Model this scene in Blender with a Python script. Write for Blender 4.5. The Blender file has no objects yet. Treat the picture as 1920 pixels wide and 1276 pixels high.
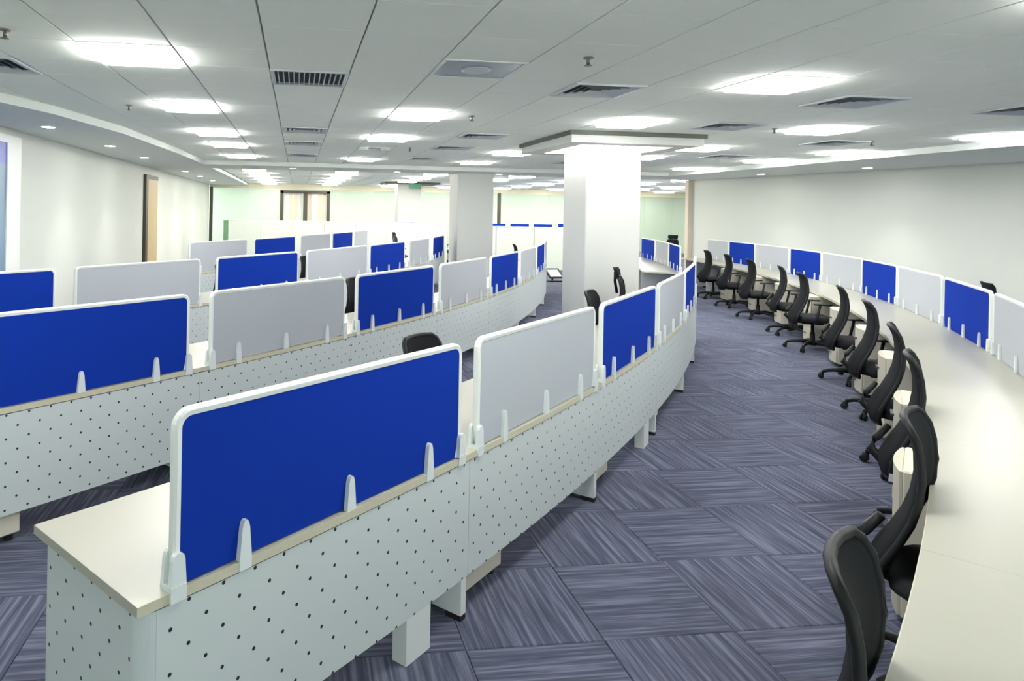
import bpy, math, random
from math import sin, cos, pi, radians as R_, atan2, hypot
from mathutils import Vector, Matrix
random.seed(7)
S = bpy.context.scene
COL = S.collection

# ------------------------------------------------------------------ camera, world, exposure
F_PX, YAW, CX, CY, ROLL, EYE = 1281.55, 0.1347, 731.19, 394.83, 0.018, 1.80
cam = bpy.data.cameras.new('camera'); camo = bpy.data.objects.new('camera', cam); COL.objects.link(camo)
cam.sensor_width = 36.0; cam.sensor_fit = 'HORIZONTAL'; cam.lens = F_PX / 1920 * 36.0
cam.shift_x = (960 - CX) / 1920; cam.shift_y = -(638 - CY) / 1920
cam.clip_start = 0.02; cam.clip_end = 200
camo.location = (0, 0, EYE); camo.rotation_euler = (pi / 2, -ROLL, -YAW)
S.camera = camo
w = bpy.data.worlds.new('world'); S.world = w; w.use_nodes = True
w.node_tree.nodes['Background'].inputs[0].default_value = (0.94, 1.0, 0.98, 1)
w.node_tree.nodes['Background'].inputs[1].default_value = 2.6
S.view_settings.view_transform = 'Standard'; S.view_settings.look = 'None'
S.view_settings.gamma = 1.0; S.view_settings.use_curve_mapping = False
S.view_settings.exposure = 0.55
PANEL_E, BACK_E, DOWN_W, COVE_E = 22.5, 27.0, 70.0, 9.5      # light levels of the room's own lamps

def project(X, Y, Z):
    x = X * cos(YAW) - Y * sin(YAW); d = X * sin(YAW) + Y * cos(YAW)
    if d < 0.1: return None
    U, V = F_PX * x / d, -F_PX * (Z - EYE) / d
    return CX + cos(ROLL) * U - sin(ROLL) * V, CY + sin(ROLL) * U + cos(ROLL) * V, d

# ------------------------------------------------------------------ materials
def lin(c):
    return tuple((v / 255 / 12.92) if v / 255 <= 0.04045 else ((v / 255 + 0.055) / 1.055) ** 2.4 for v in c) + (1,)
def mat(name, rgb, rough=0.5, metal=0.0, spec=0.5, noise=0.0, nscale=40.0, bump=0.0, bscale=200.0, emit=None):
    m = bpy.data.materials.new(name); m.use_nodes = True
    nt = m.node_tree; b = nt.nodes['Principled BSDF']
    b.inputs['Base Color'].default_value = lin(rgb); b.inputs['Roughness'].default_value = rough
    b.inputs['Metallic'].default_value = metal; b.inputs['Specular IOR Level'].default_value = spec
    tc = nt.nodes.new('ShaderNodeTexCoord')
    if noise:
        n = nt.nodes.new('ShaderNodeTexNoise'); n.inputs['Scale'].default_value = nscale; n.inputs['Detail'].default_value = 4
        nt.links.new(tc.outputs['Object'], n.inputs['Vector'])
        mx = nt.nodes.new('ShaderNodeMix'); mx.data_type = 'RGBA'
        c = lin(rgb); mx.inputs[6].default_value = tuple(v * (1 - noise) for v in c[:3]) + (1,)
        mx.inputs[7].default_value = tuple(min(1, v * (1 + noise)) for v in c[:3]) + (1,)
        nt.links.new(n.outputs['Fac'], mx.inputs[0]); nt.links.new(mx.outputs[2], b.inputs['Base Color'])
    if bump:
        n2 = nt.nodes.new('ShaderNodeTexNoise'); n2.inputs['Scale'].default_value = bscale
        nt.links.new(tc.outputs['Object'], n2.inputs['Vector'])
        bp = nt.nodes.new('ShaderNodeBump'); bp.inputs['Strength'].default_value = bump; bp.inputs['Distance'].default_value = 0.002
        nt.links.new(n2.outputs['Fac'], bp.inputs['Height']); nt.links.new(bp.outputs['Normal'], b.inputs['Normal'])
    if emit:
        b.inputs['Emission Color'].default_value = tuple(emit[0]) + (1,); b.inputs['Emission Strength'].default_value = emit[1]
    return m
M = {}
M['wall'] = mat('wall_paint', (220, 223, 215), 0.75, noise=0.015, nscale=3)
M['soffit'] = mat('soffit_paint', (226, 231, 226), 0.8)
M['tile'] = mat('ceiling_tile_mineral', (246, 251, 242), 0.9, noise=0.05, nscale=300, bump=0.2, bscale=400)
M['plenum'] = mat('tile_gap_grey', (165, 169, 164), 0.9)  # plain grey of the slabs showing between tiles
M['column'] = mat('column_paint', (205, 206, 202), 0.65)
M['rim'] = mat('column_shadow_gap_grey', (96, 99, 92), 0.7)  # shade of the gap above the capital, painted as dark grey
M['top'] = mat('worktop_laminate', (180, 178, 164), 0.32, spec=0.4, noise=0.01, nscale=8)
M['band'] = mat('edge_band_maple', (205, 200, 176), 0.45, noise=0.06, nscale=60)
M['metal'] = mat('grey_powder_coat', (206, 213, 213), 0.5, noise=0.01, nscale=200)
M['leg'] = mat('light_powder_coat', (222, 226, 224), 0.5)
M['blue'] = mat('blue_screen_fabric', (22, 55, 160), 0.95, spec=0.05, noise=0.07, nscale=500, bump=0.3, bscale=900)
M['grey'] = mat('grey_screen_fabric', (183, 187, 194), 0.8, spec=0.2, noise=0.04, nscale=500, bump=0.3, bscale=900)
M['frame'] = mat('white_screen_frame', (238, 240, 236), 0.4)
M['clip'] = mat('milky_plastic_clip', (226, 232, 232), 0.3)
M['ped'] = mat('pedestal_beige', (212, 206, 190), 0.5)
M['pedd'] = mat('pedestal_front_beige', (196, 190, 172), 0.5)
M['black'] = mat('black_plastic', (22, 23, 25), 0.5, spec=0.3)
M['mesh'] = mat('chair_mesh_black', (26, 28, 31), 0.9, spec=0.2, noise=0.25, nscale=350, bump=0.4, bscale=700)
M['cush'] = mat('chair_seat_fabric', (30, 32, 36), 0.9, noise=0.2, nscale=300)
M['chrome'] = mat('grey_steel', (120, 124, 126), 0.3, metal=0.9)
M['light'] = mat('light_diffuser', (255, 255, 255), 0.5, emit=((1.0, 1.0, 0.97), PANEL_E))
M['lrim'] = mat('added_uplight_glow', (255, 255, 255), 0.5, emit=((1.0, 1.0, 0.97), PANEL_E*1.8))  # glowing rim added to the fittings to throw more light onto the ceiling
M['blight'] = mat('back_light_diffuser', (255, 255, 255), 0.5, emit=((1.0, 0.97, 0.88), BACK_E))
M['dlight'] = mat('downlight_lamp', (255, 255, 255), 0.5, emit=((1.0, 0.98, 0.92), 30.0))
M['cove'] = mat('cove_lamp', (255, 255, 255), 0.5, emit=((1.0, 0.98, 0.92), COVE_E))
M['lframe'] = mat('light_trim_white', (240, 242, 240), 0.5)
M['vent'] = mat('vent_aluminium', (196, 202, 206), 0.4, metal=0.3)
M['ventd'] = mat('vent_dark_throat', (58, 64, 68), 0.8)
M['off'] = mat('dull_reflector', (132, 148, 160), 0.25, metal=0.6, noise=0.25, nscale=5)
M['brass'] = mat('sprinkler_metal', (130, 128, 118), 0.4, metal=0.7)
M['wood'] = mat('door_veneer', (196, 172, 130), 0.5, noise=0.08, nscale=25)
M['dark'] = mat('dark_bronze_frame', (66, 62, 50), 0.5)
M['bluewin'] = mat('blue_window_blind', (112, 140, 166), 0.4)
M['violet'] = mat('violet_window_blind', (112, 118, 190), 0.4)
M['green'] = mat('green_box', (120, 160, 122), 0.5)
M['exit'] = mat('exit_sign_green', (60, 120, 90), 0.5)
M['frost'] = mat('frosted_panel', (222, 229, 218), 0.4)
M['blind'] = mat('beige_blind', (214, 204, 186), 0.7)
M['rubber'] = mat('rubber_black', (18, 18, 20), 0.7)

def glass_mat(name, rgb, alpha):
    m = bpy.data.materials.new(name); m.use_nodes = True; nt = m.node_tree
    b = nt.nodes['Principled BSDF']; out = nt.nodes['Material Output']
    b.inputs['Base Color'].default_value = lin(rgb); b.inputs['Roughness'].default_value = 0.12
    tr = nt.nodes.new('ShaderNodeBsdfTransparent'); tr.inputs[0].default_value = lin(rgb)
    mx = nt.nodes.new('ShaderNodeMixShader'); mx.inputs[0].default_value = alpha
    nt.links.new(tr.outputs[0], mx.inputs[1]); nt.links.new(b.outputs[0], mx.inputs[2]); nt.links.new(mx.outputs[0], out.inputs[0])
    return m
M['clear'] = glass_mat('clear_window_glass', (246, 250, 248), 0.08)
M['glass'] = glass_mat('pale_green_glass', (240, 248, 241), 0.2)

# perforated steel: dark round holes on a staggered lattice, laid out in metres on the UV map
def perforated():
    m = bpy.data.materials.new('perforated_grey_steel'); m.use_nodes = True; nt = m.node_tree; L = nt.links
    b = nt.nodes['Principled BSDF']; b.inputs['Roughness'].default_value = 0.5
    uv = nt.nodes.new('ShaderNodeUVMap'); sep = nt.nodes.new('ShaderNodeSeparateXYZ'); L.new(uv.outputs[0], sep.inputs[0])
    def mth(op, a, bb=None):
        n = nt.nodes.new('ShaderNodeMath'); n.operation = op
        for i, v in enumerate((a, bb)):
            if v is None: continue
            if isinstance(v, (int, float)): n.inputs[i].default_value = v
            else: L.new(v, n.inputs[i])
        return n.outputs[0]
    px, pz, rad = 0.058, 0.125, 0.0062
    def holes(ox, oz):
        u = mth('MULTIPLY', mth('SUBTRACT', mth('FRACT', mth('DIVIDE', mth('ADD', sep.outputs[0], ox), 2 * px)), 0.5), 2 * px)
        v = mth('MULTIPLY', mth('SUBTRACT', mth('FRACT', mth('DIVIDE', mth('ADD', sep.outputs[1], oz), pz)), 0.5), pz)
        d = mth('SQRT', mth('ADD', mth('MULTIPLY', u, u), mth('MULTIPLY', v, v)))
        return mth('LESS_THAN', d, rad)
    h = mth('MAXIMUM', holes(0.0, 0.0), holes(px, pz / 2))
    mx = nt.nodes.new('ShaderNodeMix'); mx.data_type = 'RGBA'
    mx.inputs[6].default_value = lin((206, 213, 213)); mx.inputs[7].default_value = lin((30, 34, 38))
    L.new(h, mx.inputs[0]); L.new(mx.outputs[2], b.inputs['Base Color'])
    return m
M['perf'] = perforated()

# carpet: quarter-turned planks of loop pile; streak direction follows the tile
CT, CTX, CTY = 0.6, 0.12, 0.34       # tile size and grid origin
def carpet():
    m = bpy.data.materials.new('carpet_loop_pile'); m.use_nodes = True; nt = m.node_tree; L = nt.links
    b = nt.nodes['Principled BSDF']; b.inputs['Roughness'].default_value = 0.95; b.inputs['Specular IOR Level'].default_value = 0.15
    g = nt.nodes.new('ShaderNodeNewGeometry')
    off = nt.nodes.new('ShaderNodeVectorMath'); off.operation = 'SUBTRACT'; off.inputs[1].default_value = (CTX, CTY, 0); L.new(g.outputs['Position'], off.inputs[0])
    ch = nt.nodes.new('ShaderNodeTexChecker'); ch.inputs['Scale'].default_value = 1 / CT
    ofz = nt.nodes.new('ShaderNodeVectorMath'); ofz.operation = 'MULTIPLY'; ofz.inputs[1].default_value = (1, 1, 0); L.new(off.outputs[0], ofz.inputs[0])
    of2 = nt.nodes.new('ShaderNodeVectorMath'); of2.operation = 'ADD'; of2.inputs[1].default_value = (0, 0, 0.01); L.new(ofz.outputs[0], of2.inputs[0])
    L.new(of2.outputs[0], ch.inputs['Vector'])
    def streak(sx, sy):
        mp = nt.nodes.new('ShaderNodeMapping'); mp.inputs['Scale'].default_value = (sx, sy, 1); L.new(g.outputs['Position'], mp.inputs[0])
        n = nt.nodes.new('ShaderNodeTexNoise'); n.inputs['Scale'].default_value = 1.0; n.inputs['Detail'].default_value = 3; n.inputs['Roughness'].default_value = 0.65
        L.new(mp.outputs[0], n.inputs['Vector']); return n.outputs['Fac']
    a, c = streak(1.6, 46), streak(46, 1.6)
    mx = nt.nodes.new('ShaderNodeMix'); mx.data_type = 'FLOAT'
    L.new(ch.outputs['Fac'], mx.inputs[0]); L.new(a, mx.inputs[2]); L.new(c, mx.inputs[3])
    cr = nt.nodes.new('ShaderNodeValToRGB'); e = cr.color_ramp.elements
    e[0].position = 0.30; e[0].color = lin((62, 66, 85)); e[1].position = 0.66; e[1].color = lin((118, 121, 141))
    k = e.new(0.48); k.color = lin((85, 88, 106))
    L.new(mx.outputs[0], cr.inputs[0])
    # broad worn patches
    n3 = nt.nodes.new('ShaderNodeTexNoise'); n3.inputs['Scale'].default_value = 1.3; n3.inputs['Detail'].default_value = 2; L.new(g.outputs['Position'], n3.inputs['Vector'])
    hs = nt.nodes.new('ShaderNodeHueSaturation'); L.new(cr.outputs[0], hs.inputs['Color'])
    mr = nt.nodes.new('ShaderNodeMapRange'); mr.inputs[1].default_value = 0.3; mr.inputs[2].default_value = 0.7; mr.inputs[3].default_value = 0.88; mr.inputs[4].default_value = 1.12
    L.new(n3.outputs['Fac'], mr.inputs[0]); L.new(mr.outputs[0], hs.inputs['Value']); L.new(hs.outputs[0], b.inputs['Base Color'])
    bp = nt.nodes.new('ShaderNodeBump'); bp.inputs['Strength'].default_value = 0.5; bp.inputs['Distance'].default_value = 0.003
    L.new(mx.outputs[0], bp.inputs['Height']); L.new(bp.outputs[0], b.inputs['Normal'])
    return m
M['carpet'] = carpet()

# ------------------------------------------------------------------ mesh helpers
class MB:
    def __init__(s): s.v = []; s.f = []; s.uv = {}
    def add(s, vs, fs, T=None):
        o = len(s.v)
        s.v += [tuple(T @ Vector(p)) if T else tuple(p) for p in vs]
        s.f += [tuple(i + o for i in f) for f in fs]
        return s
    def box(s, x0, x1, y0, y1, z0, z1, T=None):
        return s.add([(x0,y0,z0),(x1,y0,z0),(x1,y1,z0),(x0,y1,z0),(x0,y0,z1),(x1,y0,z1),(x1,y1,z1),(x0,y1,z1)],
                     [(3,2,1,0),(4,5,6,7),(0,1,5,4),(1,2,6,5),(2,3,7,6),(3,0,4,7)], T)
    def bbox(s, x0, x1, y0, y1, z0, z1, c=0.005, T=None):      # box with chamfered vertical and top/bottom edges
        a = [(x0+c,y0),(x1-c,y0),(x1,y0+c),(x1,y1-c),(x1-c,y1),(x0+c,y1),(x0,y1-c),(x0,y0+c)]
        mx, my = (x0+x1)/2, (y0+y1)/2
        i = [(mx+(x-mx)*(1-2*c/(x1-x0)), my+(y-my)*(1-2*c/(y1-y0))) for x, y in a]
        vs = [(x,y,z0) for x,y in i]+[(x,y,z0+c) for x,y in a]+[(x,y,z1-c) for x,y in a]+[(x,y,z1) for x,y in i]
        fs = [tuple(range(7,-1,-1)), tuple(range(24,32))]
        for k in range(3):
            for j in range(8): fs.append((k*8+j, k*8+(j+1)%8, k*8+8+(j+1)%8, k*8+8+j))
        return s.add(vs, fs, T)
    def prism(s, poly, z0, z1, T=None):
        n = len(poly)
        vs = [(x,y,z0) for x,y in poly]+[(x,y,z1) for x,y in poly]
        fs = [tuple(range(n-1,-1,-1)), tuple(range(n,2*n))]+[(i,(i+1)%n,n+(i+1)%n,n+i) for i in range(n)]
        return s.add(vs, fs, T)
    def tube(s, pts, r, n=8, closed=False, cap=True):
        pts = [Vector(p) for p in pts]; m = len(pts); base = len(s.v); up0 = Vector((0,0,1))
        rs = r if isinstance(r, (list, tuple)) else [r]*m
        for k, p in enumerate(pts):
            t = (pts[(k+1)%m]-pts[k-1]) if closed or 0 < k < m-1 else (pts[1]-pts[0] if k == 0 else pts[-1]-pts[-2])
            t.normalize(); a = t.cross(up0)
            if a.length < 1e-3: a = t.cross(Vector((0,1,0)))
            a.normalize(); b = a.cross(t)
            for j in range(n):
                q = p+(a*cos(2*pi*j/n)+b*sin(2*pi*j/n))*rs[k]; s.v.append(tuple(q))
        for k in range(m if closed else m-1):
            for j in range(n):
                s.f.append((base+k*n+j, base+k*n+(j+1)%n, base+((k+1)%m)*n+(j+1)%n, base+((k+1)%m)*n+j))
        if cap and not closed:
            s.f.append(tuple(base+j for j in range(n-1,-1,-1))); s.f.append(tuple(base+(m-1)*n+j for j in range(n)))
        return s
    def lathe(s, prof, n=16, T=None):
        vs = []; fs = []; m = len(prof)
        for (r, z) in prof:
            for j in range(n): vs.append((r*cos(2*pi*j/n), r*sin(2*pi*j/n), z))
        for k in range(m-1):
            for j in range(n): fs.append((k*n+j, k*n+(j+1)%n, (k+1)*n+(j+1)%n, (k+1)*n+j))
        fs.append(tuple(range(n-1,-1,-1))); fs.append(tuple((m-1)*n+j for j in range(n)))
        return s.add(vs, fs, T)
    def arc(s, R, r0, r1, a0, a1, z0, z1, n=6):       # curved bar; local frame: arc centre at (0,-R); a measured from +Y towards +X
        base = len(s.v)
        for k in range(n+1):
            a = a0+(a1-a0)*k/n
            for r, z in ((r0,z0),(r1,z0),(r1,z1),(r0,z1)): s.v.append((r*sin(a), r*cos(a)-R, z))
        for k in range(n):
            o = base+4*k
            for j in range(4):
                fi = len(s.f); s.f.append((o+j, o+4+j, o+4+(j+1)%4, o+(j+1)%4))
                if j in (1, 3):
                    u0, u1 = R*(a0+(a1-a0)*k/n), R*(a0+(a1-a0)*(k+1)/n)
                    s.uv[fi] = [(u0,z0),(u1,z0),(u1,z1),(u0,z1)] if j == 1 else [(u0,z1),(u1,z1),(u1,z0),(u0,z0)]
        s.f.append((base,base+1,base+2,base+3)); o = base+4*n; s.f.append((o+3,o+2,o+1,o))
        return s
    def data(s, name, m, smooth=False):
        me = bpy.data.meshes.new(name); me.from_pydata(s.v, [], s.f)
        if s.uv:
            ul = me.uv_layers.new(name='UVMap')
            for fi, co in s.uv.items():
                for li, c in zip(me.polygons[fi].loop_indices, co): ul.data[li].uv = c
        me.materials.append(m)
        if smooth: me.polygons.foreach_set('use_smooth', [True]*len(me.polygons))
        me.validate(); me.update()
        return me
def link(name, data, parent=None, loc=None, rz=None):
    o = bpy.data.objects.new(name, data); COL.objects.link(o)
    if parent is not None: o.parent = parent
    if loc is not None: o.location = loc
    if rz is not None: o.rotation_euler = (0, 0, rz)
    return o
def tag(o, label=None, cat=None, group=None, kind=None):
    if label: o['label'] = label
    if cat: o['category'] = cat
    if group: o['group'] = group
    if kind: o['kind'] = kind
    return o
def thing(name, label, cat, loc=(0,0,0), rz=0.0, group=None):
    return tag(link(name, None, None, loc, rz), label, cat, group)
def struct(name, mb, m, label=None, cat='setting'):
    o = link(name, mb.data(name, M[m])); return tag(o, label, cat, None, 'structure')
def copy_tree(o, parent=None):
    c = o.copy(); COL.objects.link(c)
    if parent is not None: c.parent = parent
    for ch in list(o.children): copy_tree(ch, c)
    return c
ORD = ['first','second','third','fourth','fifth','sixth','seventh','eighth','ninth','tenth','eleventh','twelfth','thirteenth']

ORD_ = ['first','second','third','fourth','fifth','sixth','seventh','eighth']
# ------------------------------------------------------------------ room shell
ZC, ZS = 2.8416, 2.75
GX, GY = -0.8238, 3.9642
def gx(i): return GX+0.6*i
def gy(j): return GY+0.6*j
struct('floor', MB().box(-4.2, 19, -4, 33, -0.12, -0.012), 'plenum', 'office floor under grey blue striped carpet tiles', 'floor')
floor = bpy.data.objects['floor']
struct('wall_left', MB().prism([(-3.62,-4),(-3.62,16.9),(-3.62,18.2),(-3.62,29),(-4.0,29),(-4.0,-4)], 0, 3.0), 'wall', 'pale greenish white painted wall along the left side', 'wall')
struct('wall_right', MB().prism([(11.34,9.25),(10.42,16.95),(10.62,16.95),(11.75,9.25)], 0, 3.0), 'wall', 'pale grey white wall behind the right hand desk row', 'wall')
struct('wall_right_near', MB().prism([(12.9,-4),(11.36,9.25),(12.2,9.25),(13.3,-4)], 0, 3.0), 'wall', 'pale wall continuing towards the camera at right', 'wall')
struct('wall_front', MB().box(-4.0,13.3,-4.3,-4,0,0.55).box(-4.0,13.3,-4.3,-4,2.72,3.0).box(-4.0,-3.62,-4.3,-4,0.55,2.72).box(12.8,13.3,-4.3,-4,0.55,2.72), 'wall', 'unseen wall behind the camera with added daylight windows', 'wall')
for k in range(8):  # unseen windows, added so daylight brightens the vertical faces
    x0 = -3.62+k*2.0525; t = thing(f'window_{k+2}', f'added unseen daylight window {ORD_[k]} from left in the wall behind the camera', 'window'); t['kind'] = 'structure'
    link('window_frame', MB().box(x0,x0+.05,-4.2,-4.1,.55,2.72).box(x0+2.0,x0+2.0525,-4.2,-4.1,.55,2.72).box(x0+.05,x0+2.0,-4.2,-4.1,.55,.6).box(x0+.05,x0+2.0,-4.2,-4.1,2.67,2.72).data('window_frame', M['frame']), t)
    link('pane', MB().box(x0+.05,x0+2.0,-4.155,-4.145,.6,2.67).data('pane', M['clear']), t)
struct('wall_back', MB().box(-4.0, 19, 32.0, 32.3, 0, 3.0), 'wall', 'white wall behind the far glass partition', 'wall')
struct('wall_far_right', MB().box(18.6, 19, 16.9, 32, 0, 3.0), 'wall', 'wall closing the far area on the right', 'wall')
struct('wall_return', MB().box(10.6, 19, 16.75, 16.95, 0, 3.0), 'wall', 'wall turning away at the far end of the right wall', 'wall')
struct('trim_1', MB().box(10.3, 10.5, 16.95, 17.1, 0, 2.75), 'blind', 'cream strip ending the right wall beside the far opening', 'trim')
struct('trim_2', MB().bbox(11.28, 11.42, 9.1, 9.24, 0, 2.75), 'blind', 'cream vertical corner strip on the right wall', 'trim')

ceiling = struct('ceiling', MB().box(-4.0, 19, -4, 32, ZC+0.016, ZC+0.1), 'plenum', 'suspended ceiling grid of pale square mineral tiles', 'ceiling')
# lower plaster soffits round the tiled field
struct('trim_3', MB().prism([(-3.62,-4),(-3.05,-4),(-2.95,6.2),(-2.55,7.6),(-2.28,9.4),(-2.12,12.5),(-2.06,15.4),(-2.06,17.0),(-2.06,29),(-3.62,29)], ZS, ZC-0.0005), 'soffit', 'lowered plaster soffit with downlights along the left wall', 'soffit')
struct('trim_4', MB().prism([(8.87,-4),(13,-4),(11.36,9.25),(10.42,16.95),(8.87,16.95)], ZS, ZC-0.0005), 'soffit', 'lowered plaster soffit with downlights along the right wall', 'soffit')
struct('trim_5', MB().prism([(-2.06,15.45),(8.87,15.45),(8.87,16.95),(-2.06,16.95)], ZS, ZC-0.0005), 'soffit', 'lowered plaster beam across the far end of tiled ceiling', 'soffit')

# ceiling fixtures occupy whole cells
LIGHTS = [(-1,1),(-1,5),(-1,9),(-1,12),(-1,16),(3,5),(3,9),(3,16),(7,1),(7,5),(7,9),(7,12),(7,16),(11,1),(11,5),(11,9),(11,12),(15,5),(15,9),(15,12),(15,16),
          (-1,-3),(3,-3),(7,-3),(11,-3),(15,1),(15,-3)]
OFF = [(3,1),(3,12)]
VENTS = [(-3,2),(1,2),(1,8),(1,11),(1,15),(5,2),(5,8),(5,11),(5,15),(9,2),(9,5),(13,7),(13,11),(12,2),(10,15)]
LIGHTS[13] = (11, 1)
taken = set(LIGHTS+OFF+VENTS)
NEARLIGHT = {(11,1)}
LIGHTS.remove((11,1)); taken.discard((11,1))          # photo shows only tile there
# tiles
tb = MB()
def tile_mesh():
    m = MB(); a, b, c = 0.2945, 0.2987, 0.003
    lo = [(-a+c,-b+c),(a-c,-b+c),(a-c,b-c),(-a+c,b-c)]; hi = [(-a,-b),(a,-b),(a,b),(-a,b)]
    m.add([(x,y,0) for x,y in lo]+[(x,y,c) for x,y in hi]+[(x,y,0.015) for x,y in hi],
          [(3,2,1,0),(8,9,10,11)]+[(i,(i+1)%4,4+(i+1)%4,4+i) for i in range(4)]+[(4+i,4+(i+1)%4,8+(i+1)%4,8+i) for i in range(4)])
    return m
tm = tile_mesh(); tdata = tm.data('ceiling_tile', M['tile'])
cells = []
for i in range(-4, 17):
    for j in range(-13, 20):
        if (i, j) in taken: continue
        x, y = gx(i+.5), gy(j+.5)
        p = project(x, y, ZC)
        vis = p and -120 < p[0] < 2040 and -60 < p[1]
        cells.append((0 if vis else 1, p[2] if p else 99, x, y))
cells.sort()
rest = MB()
for k, (v, d, x, y) in enumerate(cells):
    if k < 290 and v == 0: link('ceiling_tile', tdata, ceiling, (x, y, ZC))
    else: rest.add(tm.v, tm.f, Matrix.Translation((x, y, ZC)))
for i in range(-4, 32):                              # far area beyond the beam
    for j in range(22, 47):
        x, y = gx(i+.5), gy(j+.5)
        if y > 17.1 and x < 18.4 and (x > -1.9) and not (i % 4 == 3 and j % 4 == 3): rest.add(tm.v, tm.f, Matrix.Translation((x, y, ZC)))
o = link('ceiling_tile_field', rest.data('ceiling_tile_field', M['tile']), ceiling); o['kind'] = 'stuff'

# carpet tiles
cm = MB(); a, c = CT/2-0.0012, 0.003
cm.add([(-a,-a,-0.012),(a,-a,-0.012),(a,a,-0.012),(-a,a,-0.012),(-a,-a,-c),(a,-a,-c),(a,a,-c),(-a,a,-c),(-a+c,-a+c,0),(a-c,-a+c,0),(a-c,a-c,0),(-a+c,a-c,0)],
       [(3,2,1,0),(8,9,10,11)]+[(i,(i+1)%4,4+(i+1)%4,4+i) for i in range(4)]+[(4+i,4+(i+1)%4,8+(i+1)%4,8+i) for i in range(4)])
cdata = cm.data('carpet_tile', M['carpet'])
CA, RA = Vector((-19.12, 23.86)), 28.86
CB, RB = Vector((-21.085, 24.238)), 28.295
CR, RR, RI = Vector((-13.21, 19.38)), 23.81, 23.14
cells = []
for i in range(-7, 30):
    for j in range(-7, 53):
        x, y = CTX+CT*(i+.5), CTY+CT*(j+.5)
        p = project(x, y, 0); q = Vector((x, y))
        seen = p and -150 < p[0] < 2000 and p[1] < 1420 and (((q-CA).length > RA-.35 and (q-CR).length < RI+.25) or ((q-CA).length < 28.5 and (q-CB).length > 28.0 and y < 14))
        cells.append((0 if seen else 1, p[2] if p else 99, x, y))
cells.sort(); rest = MB()
for k, (v, d, x, y) in enumerate(cells):
    if v == 0 and k < 290: link('carpet_tile', cdata, floor, (x, y, 0))
    else: rest.add(cm.v, cm.f, Matrix.Translation((x, y, 0)))
o = link('carpet_tile_field', rest.data('carpet_tile_field', M['carpet']), floor); o['kind'] = 'stuff'

# ------------------------------------------------------------------ ceiling fixtures
def ring(h, wd, z0, z1):
    m = MB(); m.box(-h,h,-h,-h+wd,z0,z1); m.box(-h,h,h-wd,h,z0,z1); m.box(-h,-h+wd,-h+wd,h-wd,z0,z1); m.box(h-wd,h,-h+wd,h-wd,z0,z1); return m
lf = ring(0.297, 0.022, -0.006, 0.014).data('light_frame', M['lframe'])
lr = ring(0.2675, 0.004, -0.031, 0.0).data('added_uplight_rim', M['lrim'])
ld = MB().bbox(-0.266,0.266,-0.266,0.266,-0.036,0.012,0.006).data('diffuser', M['light'])
rowname = {-3:'overhead row', 1:'nearest row', 5:'second row', 9:'third row', 12:'fourth row', 16:'farthest row'}
coln = {-1:'left wall side', 3:'second column from left', 7:'middle column', 11:'fourth column from left', 15:'right wall side'}
for i, j in LIGHTS:
    t = thing('ceiling_light', f'lit square recessed ceiling light, {rowname[j]}, {coln[i]}', 'ceiling light', (gx(i+.5), gy(j+.5), ZC), 0, 'lit square ceiling lights')
    link('frame', lf, t); link('diffuser', ld, t); link('added_uplight_rim', lr, t)
od = MB().bbox(-0.275,0.275,-0.275,0.275,-0.002,0.012,0.002).data('reflector_panel', M['off'])
oc = MB().lathe([(0.1,-0.014),(0.11,-0.008),(0.11,-0.001)], 20).data('cover_disc', M['vent'])
for (i, j), lb in zip(OFF, ('unlit grey square ceiling panel in the nearest row of fittings', 'unlit grey square ceiling panel far down near the beam')):
    t = thing('ceiling_panel', lb, 'ceiling panel', (gx(i+.5), gy(j+.5), ZC)); link('frame', lf, t); link('reflector_panel', od, t); link('cover_disc', oc, t)
vb = MB().box(-.27,.27,-.27,.27,0.010,0.0155).data('throat', M['ventd'])
def louv(h):
    m = MB(); a, b = h, h-0.028
    lo = [(-a,-a),(a,-a),(a,a),(-a,a)]; hi = [(-b,-b),(b,-b),(b,b),(-b,b)]
    vs = [(x,y,-0.012) for x,y in lo]+[(x,y,0.009) for x,y in hi]+[(x*.985,y*.985,-0.012) for x,y in lo]+[(x*.97,y*.97,0.009) for x,y in hi]
    fs = []
    for k in range(4):
        n = (k+1)%4; fs += [(k,n,4+n,4+k),(8+n,8+k,12+k,12+n),(8+k,8+n,n,k),(4+k,4+n,12+n,12+k)]
    return m.add(vs, fs)
lv = [louv(h).data('louver', M['vent']) for h in (0.262, 0.205, 0.148, 0.09)]
vf = ring(0.297, 0.03, -0.012, 0.012).data('vent_frame', M['vent'])
fin = MB()
for k in range(13): fin.box(-.24+.04*k-.004, -.24+.04*k+.004, -.25, .25, -.012, .008)
find = [MB().box(-.004,.004,-.25,.25,-.012,.008).data('fin', M['vent'])]
vlab = {(-3,2):'dark framed square air vent at the far left edge of ceiling',(1,2):'square air vent with short white vertical fins, nearest of its column',(1,8):'second white square air vent in the finned column',
 (1,11):'third white square air vent in the finned column',(1,15):'farthest square air vent in the finned column',(5,2):'square four way air vent right of a sprinkler head',(5,8):'square grey air vent before the white column',
 (5,11):'small far square air vent left of the column',(5,15):'farthest square air vent near the beam, left of column',(9,2):'large square air vent beyond the brightest right light',(9,5):'square air vent right of the column light',
 (13,7):'square air vent near the right soffit, nearer one',(13,11):'square air vent near the right soffit, farther one',(12,2):'square air vent at the right edge of the ceiling',(10,15):'farthest square air vent right of the column'}
for (i, j) in VENTS:
    t = thing('air_vent', vlab[(i, j)], 'air vent', (gx(i+.5), gy(j+.5), ZC), 0, 'square ceiling air vents')
    link('vent_frame', vf, t); link('throat', vb, t)
    if (i, j) == (1, 2):
        for k in range(13): link('fin', find[0], t, (-.24+.04*k, 0, 0))
    else:
        for l in lv: link('louver', l, t)
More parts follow.
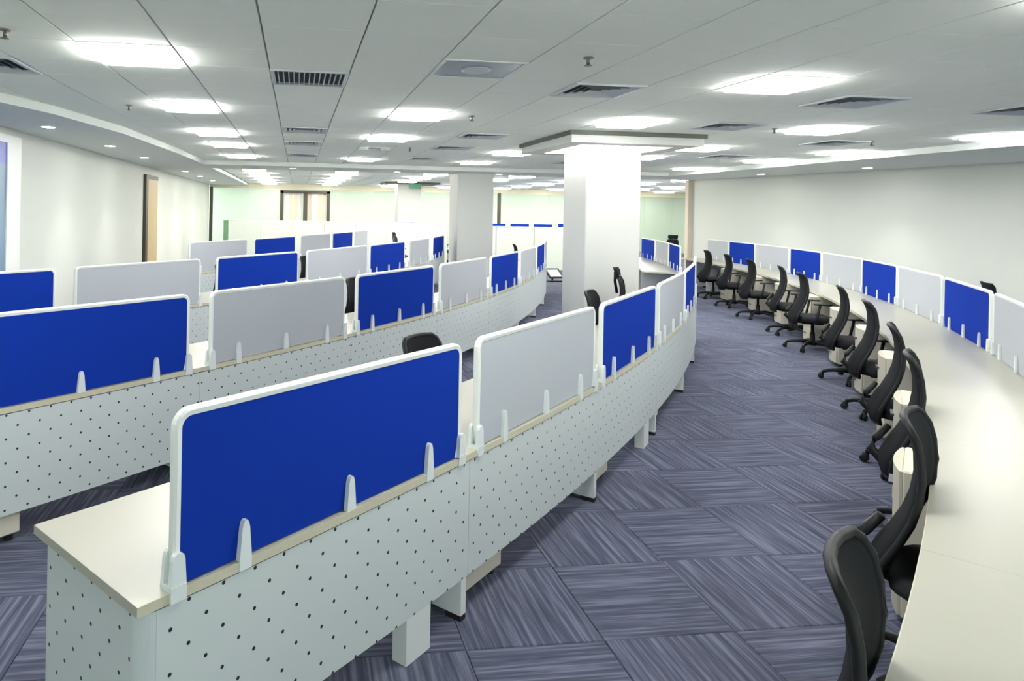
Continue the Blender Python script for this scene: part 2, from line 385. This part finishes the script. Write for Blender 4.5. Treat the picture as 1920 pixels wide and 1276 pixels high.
sp = MB().lathe([(0.034,0.0),(0.034,-0.008),(0.012,-0.012),(0.012,-0.05),(0.026,-0.052),(0.026,-0.056)], 12).data('sprinkler_head', M['brass'], True)
for (x, y, lb) in [(-1.75,4.36,'sprinkler head at the top left corner of view'),(-1.74,7.36,'sprinkler head above the left soffit edge'),(1.9,4.33,'sprinkler head near top centre beside the four way vent'),
                   (1.85,7.21,'sprinkler head right of a lit ceiling light'),(1.82,11.12,'small far sprinkler head left of column'),(5.52,7.33,'sprinkler head between two right hand lights'),(7.59,8.19,'sprinkler head close to the right soffit')]:
    tag(link('sprinkler', sp, None, (x, y, ZC)), lb, 'sprinkler', 'ceiling sprinkler heads')
# downlights in the soffits
dr = MB()
dr.lathe([(0.095,0.0),(0.095,-0.007),(0.075,-0.01),(0.075,0.0)], 20)
drd = dr.data('trim_ring', M['lframe'], True); dld = MB().lathe([(0.072,-0.002),(0.072,-0.0115)], 20).data('lamp', M['dlight'])
DL = [(-3.02,8.8,'nearest round downlight over the left wall'),(-2.95,11.3,'second round downlight over the left wall'),(-2.95,13.75,'third round downlight over the left wall'),(-2.95,18.6,'fourth round downlight over the left wall, far'),
      (-2.95,21.4,'fifth round downlight over the left wall, far'),(-2.95,24.5,'sixth round downlight over the left wall, farthest'),(-0.12,16.1,'round downlight in the far beam, left one'),(2.4,16.5,'round downlight in the far beam, middle one'),(4.9,16.3,'round downlight in the far beam beside far column'),
      (10.05,13.75,'farther round downlight over the right wall'),(10.35,11.25,'round downlight over the right wall beyond vents'),(10.6,8.5,'round downlight over right wall, at frame edge'),(-3.05,6.2,'round downlight over the left wall, out of view')]
for x, y, lb in DL:
    t = thing('downlight', lb, 'downlight', (x, y, ZS), 0, 'round soffit downlights'); link('trim_ring', drd, t); link('lamp', dld, t)
    if abs(x) > 2.6 and not (4 < x < 6):
        L = bpy.data.lights.new('downlight_beam', 'SPOT'); L.energy = DOWN_W; L.spot_size = R_(82); L.spot_blend = 0.9; L.shadow_soft_size = 0.05; L.color = (1, 0.98, 0.92)
        link('downlight_beam', L, t, (0, 0, -0.02))

# ------------------------------------------------------------------ columns
def column(name, x0, x1, y0, y1, label, zt=2.75):
    t = thing(name, label, 'column'); t['kind'] = 'structure'
    link('shaft', MB().bbox(x0, x1, y0, y1, 0, zt, 0.012).data('shaft', M['column']), t)
    return t
c1 = column('column', 3.83, 4.61, 8.73, 9.51, 'white square column with glowing cove light and white capital', 2.80)
cxm, cym = 4.245, 9.06
link('capital_rim', MB().box(3.33,5.16,8.08,10.05,2.79,ZC).data('capital_rim', M['rim']), c1, None)['label'] = 'dark grey rim painted as the shadow gap above the capital'
cap = MB()
for b in ((3.36,5.13,8.11,8.40),(3.36,5.13,9.76,10.02),(3.36,3.62,8.40,9.76),(4.88,5.13,8.40,9.76)): cap.box(*b, 2.695, 2.79)
link('capital_soffit', cap.data('capital_soffit', M['column']), c1)
cov = MB()
for b in ((3.62,4.88,8.40,8.66),(3.62,4.88,9.56,9.76),(3.62,3.80,8.66,9.56),(4.68,4.88,8.66,9.56)): cov.box(*b, 2.72, 2.735)
o = link('cove_lamp', cov.data('cove_lamp', M['cove']), c1); o['label'] = 'glowing light ring round the column head'
column('column', 3.80, 4.68, 16.0, 16.9, 'plain pale grey square column beyond the second desk row', 2.76)
c3 = column('column', 3.62, 4.48, 24.6, 25.4, 'far cream column below a green exit sign', ZC)
link('capital_rim', MB().box(3.1,5.1,24.2,25.8,2.78,ZC).data('capital_rim', M['dark']), c3)

# ------------------------------------------------------------------ desks
def frame_of(C, R, a):        # local frame with +Y outward at angle a (radians, math convention)
    return (C.x+R*cos(a), C.y+R*sin(a), 0), a-pi/2
def desk(C, R, th0, th1, depth, label, group, box=False, near_end=False, zb=0.185, parts='full'):
    am = (th0+th1)/2; h = (th1-th0)/2
    loc, rz = frame_of(C, R, am)
    t = thing('curved_desk', label, 'desk', loc, rz, group)
    # local angle measured from +Y towards +X is -(theta-am)
    g = 0.0006/R
    link('worktop', MB().arc(R, R-depth, R-0.003, -h+g, h-g, 0.70, 0.73).data('worktop', M['top']), t)
    link('edge_band', MB().arc(R, R-0.003, R, -h+g, h-g, 0.7005, 0.7295).data('edge_band', M['band']), t)
    link('edge_band', MB().arc(R, R-depth-0.003, R-depth, -h+g, h-g, 0.7005, 0.7295).data('edge_band', M['band']), t)
    hp = h-(0.09/R if near_end else 0.0015/R)
    p0, p1 = -h+0.0015/R, h-0.0015/R
    if near_end: p1 = h-0.06/R
    link('modesty_panel', MB().arc(R, R-0.022, R-0.004, p0, p1, zb, 0.695).data('modesty_panel', M['perf']), t)
    # gable leg at the far end (theta = th1 side is local -X)
    a0 = -h+0.012/R
    lg = link('leg', MB().arc(R, R-depth+0.12, R-0.026, a0, a0+0.04/R, 0.025, 0.70, 1).data('leg', M['leg']), t)
    for f0, f1 in ((R-0.085, R-0.005), (R-depth+0.13, R-depth+0.19)):
        link('foot', MB().arc(R, f0, f1, a0, a0+0.04/R, 0.0, 0.025, 1).data('foot', M['rubber']), lg)
    fr = link('leg', MB().arc(R, R-0.026, R-0.0045, a0, a0+0.04/R, 0.025, zb, 1).data('leg', M['leg']), t)
    if box:
        b0 = a0+0.75/R*0.33
        link('cable_riser', MB().arc(R, R-0.075, R-0.0045, a0+0.27/R, a0+0.43/R, 0.0, zb, 1).data('cable_riser', M['leg']), t)
    if near_end:
        e0 = h-0.022/R
        ep = link('end_panel', MB().box(-0.009, 0.009, -depth+0.085, -0.055, 0.08, 0.695).data('end_panel', M['perf']), t)
        # perforated face: UV in metres
        me = ep.data; ul = me.uv_layers.new(name='UVMap')
        for lp in me.loops: v = me.vertices[lp.vertex_index].co; ul.data[lp.index].uv = (v.y, v.z)
        a = h-0.02/R
        ep.location = ((R)*sin(a), (R)*cos(a)-R, 0); ep.rotation_euler = (0, 0, -a)
        cp = MB()
        pr = [(0.009-0.05*(1-cos(k*pi/16)), -0.055+0.05*sin(k*pi/16)) for k in range(9)]
        poly = pr+[(x*1.0-0.0, y-0.012) for x, y in reversed([(-0.043,-0.006),(-0.01,-0.03)])]
        cp.prism([(0.009,-0.055)]+pr[1:]+[(-0.041,-0.022),(-0.009,-0.055)], 0.08, 0.695)
        cpo = link('corner_post', cp.data('corner_post', M['metal']), t); cpo.location = ep.location; cpo.rotation_euler = ep.rotation_euler
    return t

# screens
scr_cache = {}
def screen_outline(W, z0, z1, r=0.055):
    h = W/2; pts = []
    pts += [(-h+0.022, z0), (-h+0.004, z0+0.06), (-h, z0+0.10)]
    for k in range(7):
        a = pi-k*pi/12; pts.append((-h+r+r*cos(a), z1-r+r*sin(a)))
    for k in range(7):
        a = pi/2-k*pi/12; pts.append((h-r+r*cos(a), z1-r+r*sin(a)))
    pts += [(h, z0+0.10), (h-0.004, z0+0.06), (h-0.022, z0)]
    return pts
def flip(poly): return list(reversed(poly))
def screen_data(W, color):
    k = (round(W, 3), color)
    if k in scr_cache: return scr_cache[k]
    z0, z1 = 0.734, 1.23
    o = screen_outline(W, z0, z1); T = Matrix(((1,0,0,0),(0,0,-1,0),(0,1,0,0),(0,0,0,1)))  # (x,z)->(x,0,z)
    n = len(o); fw = 0.022
    cx, cz = 0, (z0+z1)/2
    # inner outline by offsetting normals
    inn = []
    for i, (x, z) in enumerate(o):
        xp, zp = o[i-1] if i else (x, z-0.1); xn, zn = o[i+1] if i < n-1 else (x, z-0.1)
        tx, tz = xn-xp, zn-zp; l = hypot(tx, tz); nx, nz = tz/l, -tx/l
        inn.append((x+nx*fw, z+nz*fw if 0 < i < n-1 else z))
    fab = MB().prism([(x, z) for x, z in flip(inn)], -0.011, 0.011, T)
    fr = MB(); vs = []; fs = []
    for (x, z), (xi, zi) in zip(o, inn):
        xm, zm = (x*2+xi)/3, (z*2+zi)/3
        vs += [(xi,-0.013,zi),(xm,-0.016,zm),(x,-0.010,z),(x,0.010,z),(xm,0.016,zm),(xi,0.013,zi)]
    for i in range(n-1):
        for j in range(6): fs.append((i*6+j, i*6+(j+1)%6, (i+1)*6+(j+1)%6, (i+1)*6+j))
    fs += [tuple(range(5,-1,-1)), tuple((n-1)*6+j for j in range(6))]
    fr.add(vs, fs)
    def clipm(wb, wt, h, lo, edge):
        m = MB(); out = []
        for s in (1, -1):
            prof = [(wb/2, 0.70 if (s > 0) else 0.7302), (wb/2, 0.735), (wt/2+.004, 0.735+h*0.8), (wt/2, 0.735+h*0.93), (wt/4, 0.735+h)]
            poly = [(x, z) for x, z in prof]+[(-x, z) for x, z in reversed(prof)]
            y0, y1 = (0.012, 0.030) if s > 0 else (-0.026, -0.012)
            Tm = Matrix(((1,0,0,0),(0,0,1,0),(0,1,0,0),(0,0,0,1)))
            m.prism(flip(poly), y0, y1, Tm)
        if edge: m.box(-wb/2, wb/2, -0.026, 0.0315, 0.7302, 0.745)
        return m
    d = (fab.data('fabric_panel', M[color]), fr.data('frame', M['frame']), clipm(0.046, 0.02, 0.115, 0, False).data('clip', M['clip']), clipm(0.05, 0.03, 0.10, 0, True).data('end_bracket', M['clip']))
    scr_cache[k] = d
    return d
def screen(C, R, th0, th1, color, label, group, off=0.0315):
    am = (th0+th1)/2; W = 2*R*sin((th1-th0)/2)
    W = round(W/0.02)*0.02
    loc, rz = frame_of(C, R-off, am)
    t = thing('desk_screen', label, 'desk screen', loc, rz, group)
    fab, fr, cl, eb = screen_data(W, color)
    link('fabric_panel', fab, t); link('frame', fr, t)
    for x in (-0.33*W, 0.0, 0.33*W): link('clip', cl, t, (x, 0, 0))
    for x in (-W/2+0.01, W/2-0.01): link('end_bracket', eb, t, (x, 0, 0))
    return t
def rad(*a): return [R_(v) for v in a]

# row A: the front curved row
PA = 3.17
bA = [-49.57+PA*k for k in range(12)]
seqA = ['blue','grey']
for k in range(11):
    if k in (6, 7): continue
    col = seqA[k % 2]; t0, t1 = R_(bA[k]), R_(bA[k+1])
    desk(CA, RA, t0, t1, 0.69, f'white curved desk section, {ORD[k]} from the near end of the front row', 'front row desk sections', box=(k in (0, 2)), near_end=(k == 0))
    g = 0.14/2/RA
    screen(CA, RA, t0+g+(0.0 if k else 0.0015), t1-g, col, f'{col} fabric desk screen, {ORD[k]} from near end of the front curved row', 'front row screens')
# row B
bB = [-50.38,-47.03,-43.68,-40.33,-36.99,-33.62,-30.28,-26.93,-23.6,-20.2]
for k in range(len(bB)-1):
    col = ['grey','blue'][k % 2]; t0, t1 = R_(bB[k]), R_(bB[k+1])
    desk(CB, RB, t0, t1, 0.69, f'white curved desk section, {ORD[k]} along the second row behind the front row', 'second row desk sections', zb=0.16)
    g = 0.165/2/RB
    if k: screen(CB, RB, t0+g, t1-g, col, f'{col} fabric desk screen, {ORD[k-1]} from left in the second curved row', 'second row screens')
# row C
CC, RC = Vector((-25.402, 26.484)), 30.68
bC = [-42.6,-40.5,-37.22,-33.8,-29.97,-26.27,-22.5,-18.9]
scC = [(-42.5,-40.67),(-40.33,-37.45),(-36.99,-33.99),(-33.6,-30.05),(-29.85,-26.6),(-25.95,-23.0),(-22.2,-19.1)]
for k in range(7):
    col = ['blue','grey'][k % 2]
    desk(CC, RC, *rad(bC[k], bC[k+1]), 0.69, f'white curved desk section, {ORD[k]} from left in the third row', 'third row desk sections')
    screen(CC, RC, *rad(*scC[k]), col, f'{col} fabric desk screen, {ORD[k]} from left in the third curved row', 'third row screens')
# row D
CD, RD = Vector((-45.503, 35.699)), 50.11
bD = [-29.2,-26.95,-24.65,-22.34,-20.2,-18.2]
scD = [(-29.06,-27.1),(-26.81,-24.81),(-24.5,-22.45),(-22.23,-20.3),(-20.12,-18.33)]
for k in range(5):
    col = ['grey','blue'][k % 2]
    desk(CD, RD, *rad(bD[k], bD[k+1]), 0.69, f'white curved desk section, {ORD[k]} from left in the fourth row', 'fourth row desk sections')
    screen(CD, RD, *rad(*scD[k]), col, f'{col} fabric desk screen, {ORD[k]} from left in the farthest curved row', 'fourth row screens')
# row R: along the right wall, seen from the seat side
bR = [-7.6,-10.64,-13.98,-18.1,-21.77,-26.1,-29.64,-33.7,-37.65,-41.75,-45.2,-48.8,-52.2]
scR = [(-10.57,-7.85),(-13.92,-10.71),(-18.02,-14.05),(-21.71,-18.21),(-26.07,-21.83),(-29.56,-26.12),(-33.61,-29.72),(-37.51,-33.84),(-41.55,-37.78)]
for k in range(12):
    desk(CR, RR, *rad(bR[k+1], bR[k]), RR-RI, f'cream worktop desk section, {ORD[k]} from far end of the right wall row', 'right row desk sections')
    if k < 9:
        col = ['grey','blue'][k % 2]
        screen(CR, RR, *rad(*scR[k]), col, f'{col} fabric desk screen, {ORD[k]} from far end of the right row', 'right row screens')

# ------------------------------------------------------------------ pedestals
pb = MB().bbox(-0.21,0.21,-0.25,0.225,0.04,0.69,0.006).data('body', M['ped'])
pfront = []
def bow(z0, z1):
    n = 8; pts = [(-0.205+0.41*k/n, -0.25-0.028*(1-(2*k/n-1)**2)-0.012) for k in range(n+1)]
    return MB().prism(pts+[(0.205,-0.251),(-0.205,-0.251)], z0, z1)
pd = [bow(a, b).data('drawer', M['pedd']) for a, b in ((0.05,0.25),(0.257,0.46),(0.467,0.685))]
ph = MB().box(-0.06,0.06,-0.306,-0.285,0,0.012).data('handle', M['chrome'])
pw = MB().lathe([(0.022,0),(0.022,0.04)], 10).data('castor', M['rubber'])
def pedestal(C, r, th, label, group, out=True):
    loc, rz = frame_of(C, r, R_(th))
    t = thing('drawer_pedestal', label, 'pedestal', loc, rz, group)
    link('body', pb, t)
    for d, z in zip(pd, (0.15, 0.36, 0.575)):
        o = link('drawer', d, t); link('handle', ph, o, (0, 0, z))
    for x in (-.17, .17):
        for y in (-.2, .18): link('castor', pw, t, (x, y, 0))
for k, th in enumerate([-14.8,-18.85,-22.6,-26.8,-30.6,-34.5,-38.45,-42.45,-45.9]):
    pedestal(CR, 23.29, th, f'beige three drawer pedestal, {ORD[k]} from far end under the right row', 'right row pedestals')
for k in range(6):
    pedestal(CA, 28.56, bA[k+1]+0.45, f'beige drawer pedestal under front row desk, {ORD[k]} from near end', 'front row pedestals')
for k, th in enumerate((-46.42,-43.1,-39.7,-36.3,-33.0)):
    pedestal(CB, 28.04, th, f'beige drawer pedestal under second row desk, {ORD[k]} from left', 'second row pedestals')

# ------------------------------------------------------------------ chairs
def sheet(rows, n, thick):          # rows: (z, y, halfwidth, wrap) -> closed curved slab
    m = MB(); vs = []; 
    for side in (0, 1):
        for (z, y, hw, wr) in rows:
            for k in range(n+1):
                s = 2*k/n-1
                vs.append((hw*s, y+wr*s*s+(thick if side else 0), z))
    R, N = len(rows), n+1; fs = []
    for i in range(R-1):
        for k in range(n):
            a = i*N+k; fs.append((a, a+1, a+N+1, a+N)); b = R*N+a; fs.append((b, b+N, b+N+1, b+1))
    for i in range(R-1):
        a, b = i*N, R*N+i*N; fs.append((a, a+N, b+N, b)); a += n; b += n; fs.append((a, b, b+N, a+N))
    for k in range(n):
        a, b = k, R*N+k; fs.append((a, b, b+1, a+1)); a = (R-1)*N+k; b = R*N+a; fs.append((a, a+1, b+1, b))
    return m.add(vs, fs)
brow = [(0.36,-0.285,0.16,0.045),(0.40,-0.300,0.20,0.05),(0.46,-0.298,0.215,0.055),(0.53,-0.268,0.215,0.055),(0.60,-0.226,0.208,0.05),(0.68,-0.186,0.20,0.045),(0.76,-0.160,0.193,0.04),(0.84,-0.148,0.186,0.035),(0.92,-0.150,0.178,0.03),(0.98,-0.163,0.170,0.03),(1.02,-0.180,0.158,0.025),(1.04,-0.192,0.13,0.02)]
def rim(rows, hwadd=0.0):
    pts = [(hw, y+wr+0.01, z) for z, y, hw, wr in rows]+[(rows[-1][2]*s, rows[-1][1]+rows[-1][3]*s*s+0.01, rows[-1][0]+0.004) for s in (0.5, 0, -0.5)]
    pts += [(-hw, y+wr+0.01, z) for z, y, hw, wr in reversed(rows)]+[(rows[0][2]*s, rows[0][1]+rows[0][3]*s*s+0.01, rows[0][0]-0.004) for s in (-0.5, 0, 0.5)]
    return pts
CH = {}
CH['backrest'] = (sheet(brow, 8, 0.018).data('backrest', M['mesh'], True))
CH['back_frame'] = MB().tube(rim(brow), 0.014, 8, True).data('back_frame', M['black'], True)
hrow = [(0.0,0,0.11,0.03),(0.03,-0.004,0.15,0.04),(0.09,-0.012,0.155,0.04),(0.13,-0.03,0.14,0.035)]
CH['headrest'] = sheet(hrow, 6, 0.022).data('headrest', M['mesh'], True)
CH['headrest_post'] = MB().tube([(0,-0.18,0.84),(0,-0.205,0.98),(0,-0.205,1.10)], 0.017, 8).data('headrest_post', M['black'], True)
def seat_mesh():
    m = MB(); vs = []; n = 24; levels = [(0.40,0.90),(0.415,0.98),(0.44,1.0),(0.462,0.97),(0.474,0.88),(0.478,0.6)]
    for z, s in levels:
        for k in range(n):
            a = 2*pi*k/n; c, sn = cos(a), sin(a); e = 0.5
            x = 0.245*s*math.copysign(abs(c)**e, c); y = 0.235*s*math.copysign(abs(sn)**e, sn)
            vs.append((x, y+0.02, z-(0.03*max(0, (y-0.12))/0.12 if y > 0.12 else 0)))
    fs = [tuple(range(n-1,-1,-1)), tuple((len(levels)-1)*n+k for k in range(n))]
    for i in range(len(levels)-1):
        for k in range(n): fs.append((i*n+k, i*n+(k+1)%n, (i+1)*n+(k+1)%n, (i+1)*n+k))
    return m.add(vs, fs)
CH['seat'] = seat_mesh().data('seat', M['cush'], True)
mech = MB().bbox(-0.09,0.09,-0.14,0.12,0.355,0.40,0.012); mech.tube([(0,-0.12,0.38),(0,-0.27,0.40),(0,-0.335,0.47),(0,-0.31,0.54),(0,-0.25,0.62)], [0.028,0.026,0.026,0.024,0.018], 8)
CH['tilt_mechanism'] = mech.data('tilt_mechanism', M['black'], True)
CH['gas_lift'] = MB().lathe([(0.045,0.11),(0.034,0.13),(0.030,0.24),(0.020,0.245),(0.020,0.36)], 14).data('gas_lift', M['black'], True)
CH['base_hub'] = MB().lathe([(0.055,0.07),(0.06,0.09),(0.055,0.125),(0.04,0.13)], 14).data('base_hub', M['black'], True)
CH['base_arm'] = MB().tube([(0.03,0,0.105),(0.14,0,0.115),(0.25,0,0.100),(0.315,0,0.075)], [0.028,0.024,0.02,0.017], 8).data('base_arm', M['black'], True)
cst = MB(); Tr = Matrix.Rotation(pi/2, 4, 'X')
cst.lathe([(0.012,-0.024),(0.028,-0.022),(0.028,-0.006),(0.012,-0.005)], 12, Matrix.Translation((0.325,0,0.0285)) @ Tr); cst.lathe([(0.012,0.005),(0.028,0.006),(0.028,0.022),(0.012,0.024)], 12, Matrix.Translation((0.325,0,0.0285)) @ Tr)
cst.lathe([(0.024,0.045),(0.022,0.066),(0.008,0.072)], 10, Matrix.Translation((0.318,0,0)))
CH['caster'] = cst.data('caster', M['rubber'], True)
ar = MB(); ar.tube([(0.19,-0.02,0.39),(0.250,-0.02,0.40),(0.262,-0.015,0.46),(0.262,0.02,0.64)], 0.016, 8); ar.bbox(0.234,0.288,-0.06,0.16,0.64,0.662,0.01)
CH['armrest'] = ar.data('armrest', M['black'], True)
def make_chair():
    t = link('office_chair', None)
    for p in ('seat','backrest','back_frame','tilt_mechanism','gas_lift','base_hub'): link(p, CH[p], t)
    for s in (1, -1):
        a = link('armrest', CH['armrest'], t)
        if s < 0: a.scale = (-1, 1, 1)
    for k in range(5):
        a = link('base_arm', CH['base_arm'], t); a.rotation_euler = (0, 0, R_(-90-36+72*k)); link('caster', CH['caster'], a)
    return t
proto = make_chair(); first = [True]
def chair(x, y, facing, label, group, head=None, spin=0, arms=True):
    t = proto if first[0] else copy_tree(proto); first[0] = False
    t.location = (x, y, 0); t.rotation_euler = (0, 0, facing-pi/2)
    tag(t, label, 'chair', group)
    if head is not None:
        link('headrest', CH['headrest'], t, (0, -0.205, head)); link('headrest_post', CH['headrest_post'], t)
    for ch in list(t.children):
        if not arms and ch.name.startswith('armrest'): bpy.data.objects.remove(ch); continue
        if ch.name.startswith('base_arm'): ch.rotation_euler[2] += spin
    return t
RCH = [(-13.55,22.79,0,None,0.1),(-17.2,22.72,0,None,0.3),(-20.95,22.70,0.05,None,0.2),(-25.1,22.78,-0.05,None,0.1),(-28.3,22.78,0.05,None,0.25),(-33.0,22.90,0,None,0.5),(-36.6,22.95,0.05,None,0.15),(-40.65,22.99,0.0,None,0.2),(-43.7,23.03,0.0,None,0.15),(-47.5,23.05,-0.08,None,0.1)]
for k, (th, rb, dr_, hd, spn) in enumerate(RCH):
    r = rb+0.19; a = R_(th)
    chair(CR.x+r*cos(a), CR.y+r*sin(a), a+dr_, f'black mesh office chair tucked under the right row, {ORD[k]} from far end', 'right row chairs', hd, spn, k < 7)
a = R_(-51.1); fx, fy = 1.235, 1.435; fd = a+0.04
chair(fx+0.19*cos(fd), fy+0.19*sin(fd), fd, 'black mesh office chair nearest the camera, back cut by bottom frame edge', 'right row chairs', None, 0.2, False)
def chair_back(x, y, face, label, group, head=None):      # placed by the top of its backrest
    chair(x+0.19*cos(face), y+0.19*sin(face), face, label, group, head)
chair_back(0.72, 4.09, R_(-48), 'black mesh chair peeking above the nearest blue front row screen', 'front row chairs')
chair_back(2.84, 6.42, R_(-40), 'black mesh chair behind the gap right of the grey front screen', 'front row chairs')
chair_back(3.90, 7.95, R_(-30), 'black chair with headrest seen sideways before the column', 'front row chairs', 1.02)
chair_back(0.61, 7.58, R_(-38), 'black chair showing through the second gap of second row', 'second row chairs')
chair_back(5.15, 15.9, R_(-10), 'black chair peeking over the far end of second row', 'second row chairs')
chair_back(0.12, 11.08, R_(-34), 'black chair showing through the third row gap, right one', 'third row chairs')
chair_back(-1.0, 9.5, R_(-40), 'black chair showing through the third row gap, left one', 'third row chairs')
chair_back(2.9, 20.5, R_(-20), 'far black chair peeking over third row screens', 'third row chairs', 1.02)
chair_back(4.9, 23.5, R_(-60), 'far black chair beside the far column', 'far chairs', 1.02)
chair_back(11.9, 20.4, R_(75), 'black chair standing in the far opening right of column', 'far chairs', 1.06)
chair_back(7.1, 6.2, R_(-33), 'black chair behind the nearest blue right row screen', 'far chairs', 1.04)

# ------------------------------------------------------------------ left wall fittings
t = thing('window_1', 'blue glazed window with white frame at left edge', 'window'); t['kind'] = 'structure'
link('frame', MB().box(-3.62,-3.585,9.08,9.5,0.3,2.66).box(-3.62,-3.585,5.9,9.08,2.56,2.66).data('frame', M['frame']), t)
link('pane', MB().box(-3.62,-3.60,5.9,9.08,0.3,2.30).data('pane', M['bluewin']), t)
link('pane', MB().box(-3.62,-3.60,5.9,9.08,2.30,2.56).data('pane', M['violet']), t)
t = thing('door_1', 'tan wood veneer door with dark edge in left wall', 'door'); t['kind'] = 'structure'
link('door_leaf', MB().box(-3.62,-3.57,17.05,18.25,0,2.46).data('door_leaf', M['wood']), t)
link('door_frame', MB().box(-3.62,-3.55,16.82,17.05,0,2.56).box(-3.62,-3.56,17.05,18.25,2.46,2.56).data('door_frame', M['dark']), t)
tag(link('light_switch', MB().bbox(-3.62,-3.605,16.0,16.12,1.18,1.30,0.003).data('light_switch', M['lframe'])), 'small white switch plate on left wall beside door', 'switch')

# ------------------------------------------------------------------ far area
blf = MB().box(-.28,.28,-.28,.28,-0.07,0.012).data('diffuser', M['blight'])
n = 0
for i in range(-1, 31):
    for j in range(22, 47):
        x, y = gx(i+.5), gy(j+.5)
        if y > 17.1 and x < 18.4 and i % 4 == 3 and j % 4 == 3:
            t = thing('ceiling_light', f'far ceiling light beyond the beam, {ORD[(j-22)//4]} row back, {ORD[min(12, (i+1)//4)]} from left', 'ceiling light', (x, y, ZC), 0, 'far area ceiling lights')
            link('frame', lf, t); link('diffuser', blf, t); n += 1
# glass partition at Y = 29 with dark framed door
t = thing('glass_partition', 'pale green floor to ceiling glass wall at the far end', 'partition')
for x0, x1 in ((-3.58,-2.0),(-1.98,-0.72),(1.36,3.2),(3.22,5.1),(5.12,7.0),(7.02,8.65),(8.78,11.0),(11.02,13.2),(13.22,15.5),(15.52,18.5)):
    link('pane', MB().box(x0,x1,29.0,29.02,0.05,2.62).data('pane', M['glass']), t)
link('head_rail', MB().box(-3.6,18.6,28.96,29.06,2.62,2.84).data('head_rail', M['band']), t)
for x in (-3.6, 8.68):
    o = link('post', MB().box(x,x+0.13,28.95,29.05,0,2.66).data('post', M['dark']), t); o['label'] = 'dark bronze post'
t = thing('door_2', 'dark framed double door with beige blinds in far glass wall', 'door'); t['kind'] = 'structure'
link('door_frame', MB().box(-0.72,-0.58,28.92,29.08,0,2.56).box(0.24,0.42,28.92,29.08,0,2.5).box(1.22,1.36,28.92,29.08,0,2.56).box(-0.72,1.36,28.92,29.08,2.46,2.58).data('door_frame', M['dark']), t)
for k in range(9):
    x = -0.55+0.2*k
    if not (0.1 < x < 0.42): link('blind_slat', MB().box(x,x+0.16,29.1,29.12,0.1,2.46).data('blind_slat', M['blind'] if k % 3 else M['frost']), t)
# low frosted cubicle panels
def cub(x0, x1, y, z, nm, lb, npan):
    t = thing('cubicle_partition', lb, 'partition'); st = (x1-x0)/npan
    for k in range(npan):
        link('panel', MB().bbox(x0+k*st+.01,x0+(k+1)*st-.01,y-.02,y+.02,0.03,z,0.006).data('panel', M['frost']), t)
    link('top_rail', MB().box(x0,x1,y-.028,y+.028,z,z+.03).data('top_rail', M['frame']), t)
    link('foot_rail', MB().box(x0,x1,y-.028,y+.028,0,.03).data('foot_rail', M['frame']), t)
cub(-2.15, 4.9, 22.0, 1.40, 'a', 'long white frosted cubicle partition left of the far column', 7)
cub(5.0, 10.0, 21.0, 1.34, 'b', 'white frosted cubicle partition seen between the two columns', 4)
for k, (x, y, z) in enumerate([(6.9,23.2,1.42),(7.75,23.2,1.42),(8.6,23.2,1.42),(9.5,23.2,1.45),(3.7,23.3,1.42)]):
    t = thing('desk_screen', f'blue topped screen peeking over far white partition, {ORD[k]} along', 'desk screen', (x, y, 0), 0, 'far blue screens')
    link('fabric_panel', MB().bbox(-.34,.34,-.015,.015,0.05,z,0.006).data('fabric_panel', M['blue']), t)
    link('frame', MB().box(-.36,-.34,-.018,.018,0,z).box(.34,.36,-.018,.018,0,z).data('frame', M['frame']), t)
t = thing('filing_cabinet', 'green box cabinet beside the left wall, far away', 'cabinet', (-2.25, 23.4, 0))
link('body', MB().bbox(-.17,.17,-.2,.2,0.02,1.36,0.01).data('body', M['green']), t); link('top_lid', MB().bbox(-.18,.18,-.21,.21,1.36,1.39,0.006).data('top_lid', M['green']), t)
t = thing('exit_sign', 'small green exit sign hanging at the far column head', 'sign', (4.15, 24.05, 0))
link('sign_box', MB().bbox(-.22,.22,-.03,.03,2.6,2.78,0.005).data('sign_box', M['exit']), t); link('hanger', MB().box(-.01,.01,-.01,.01,2.78,ZC).data('hanger', M['dark']), t)

t = thing('footrest', 'small black framed footrest on the floor left of white column', 'footrest', (6.78, 17.4, 0), 0.1)
fm = ring(0.2, 0.035, 0, 0.04); fr_ = link('frame', fm.data('frame', M['black']), t, (0, 0, 0.2)); fr_.rotation_euler = (R_(32), 0, 0)
link('tread', MB().bbox(-.165,.165,-.165,.165,0.01,0.03,0.004).data('tread', M['metal']), t, (0, 0, 0.2)).rotation_euler = (R_(32), 0, 0)
link('stand', MB().box(-.19,.19,-.1,.1,0,0.03).box(-.02,.02,0.06,.1,0.03,0.25).data('stand', M['black']), t)
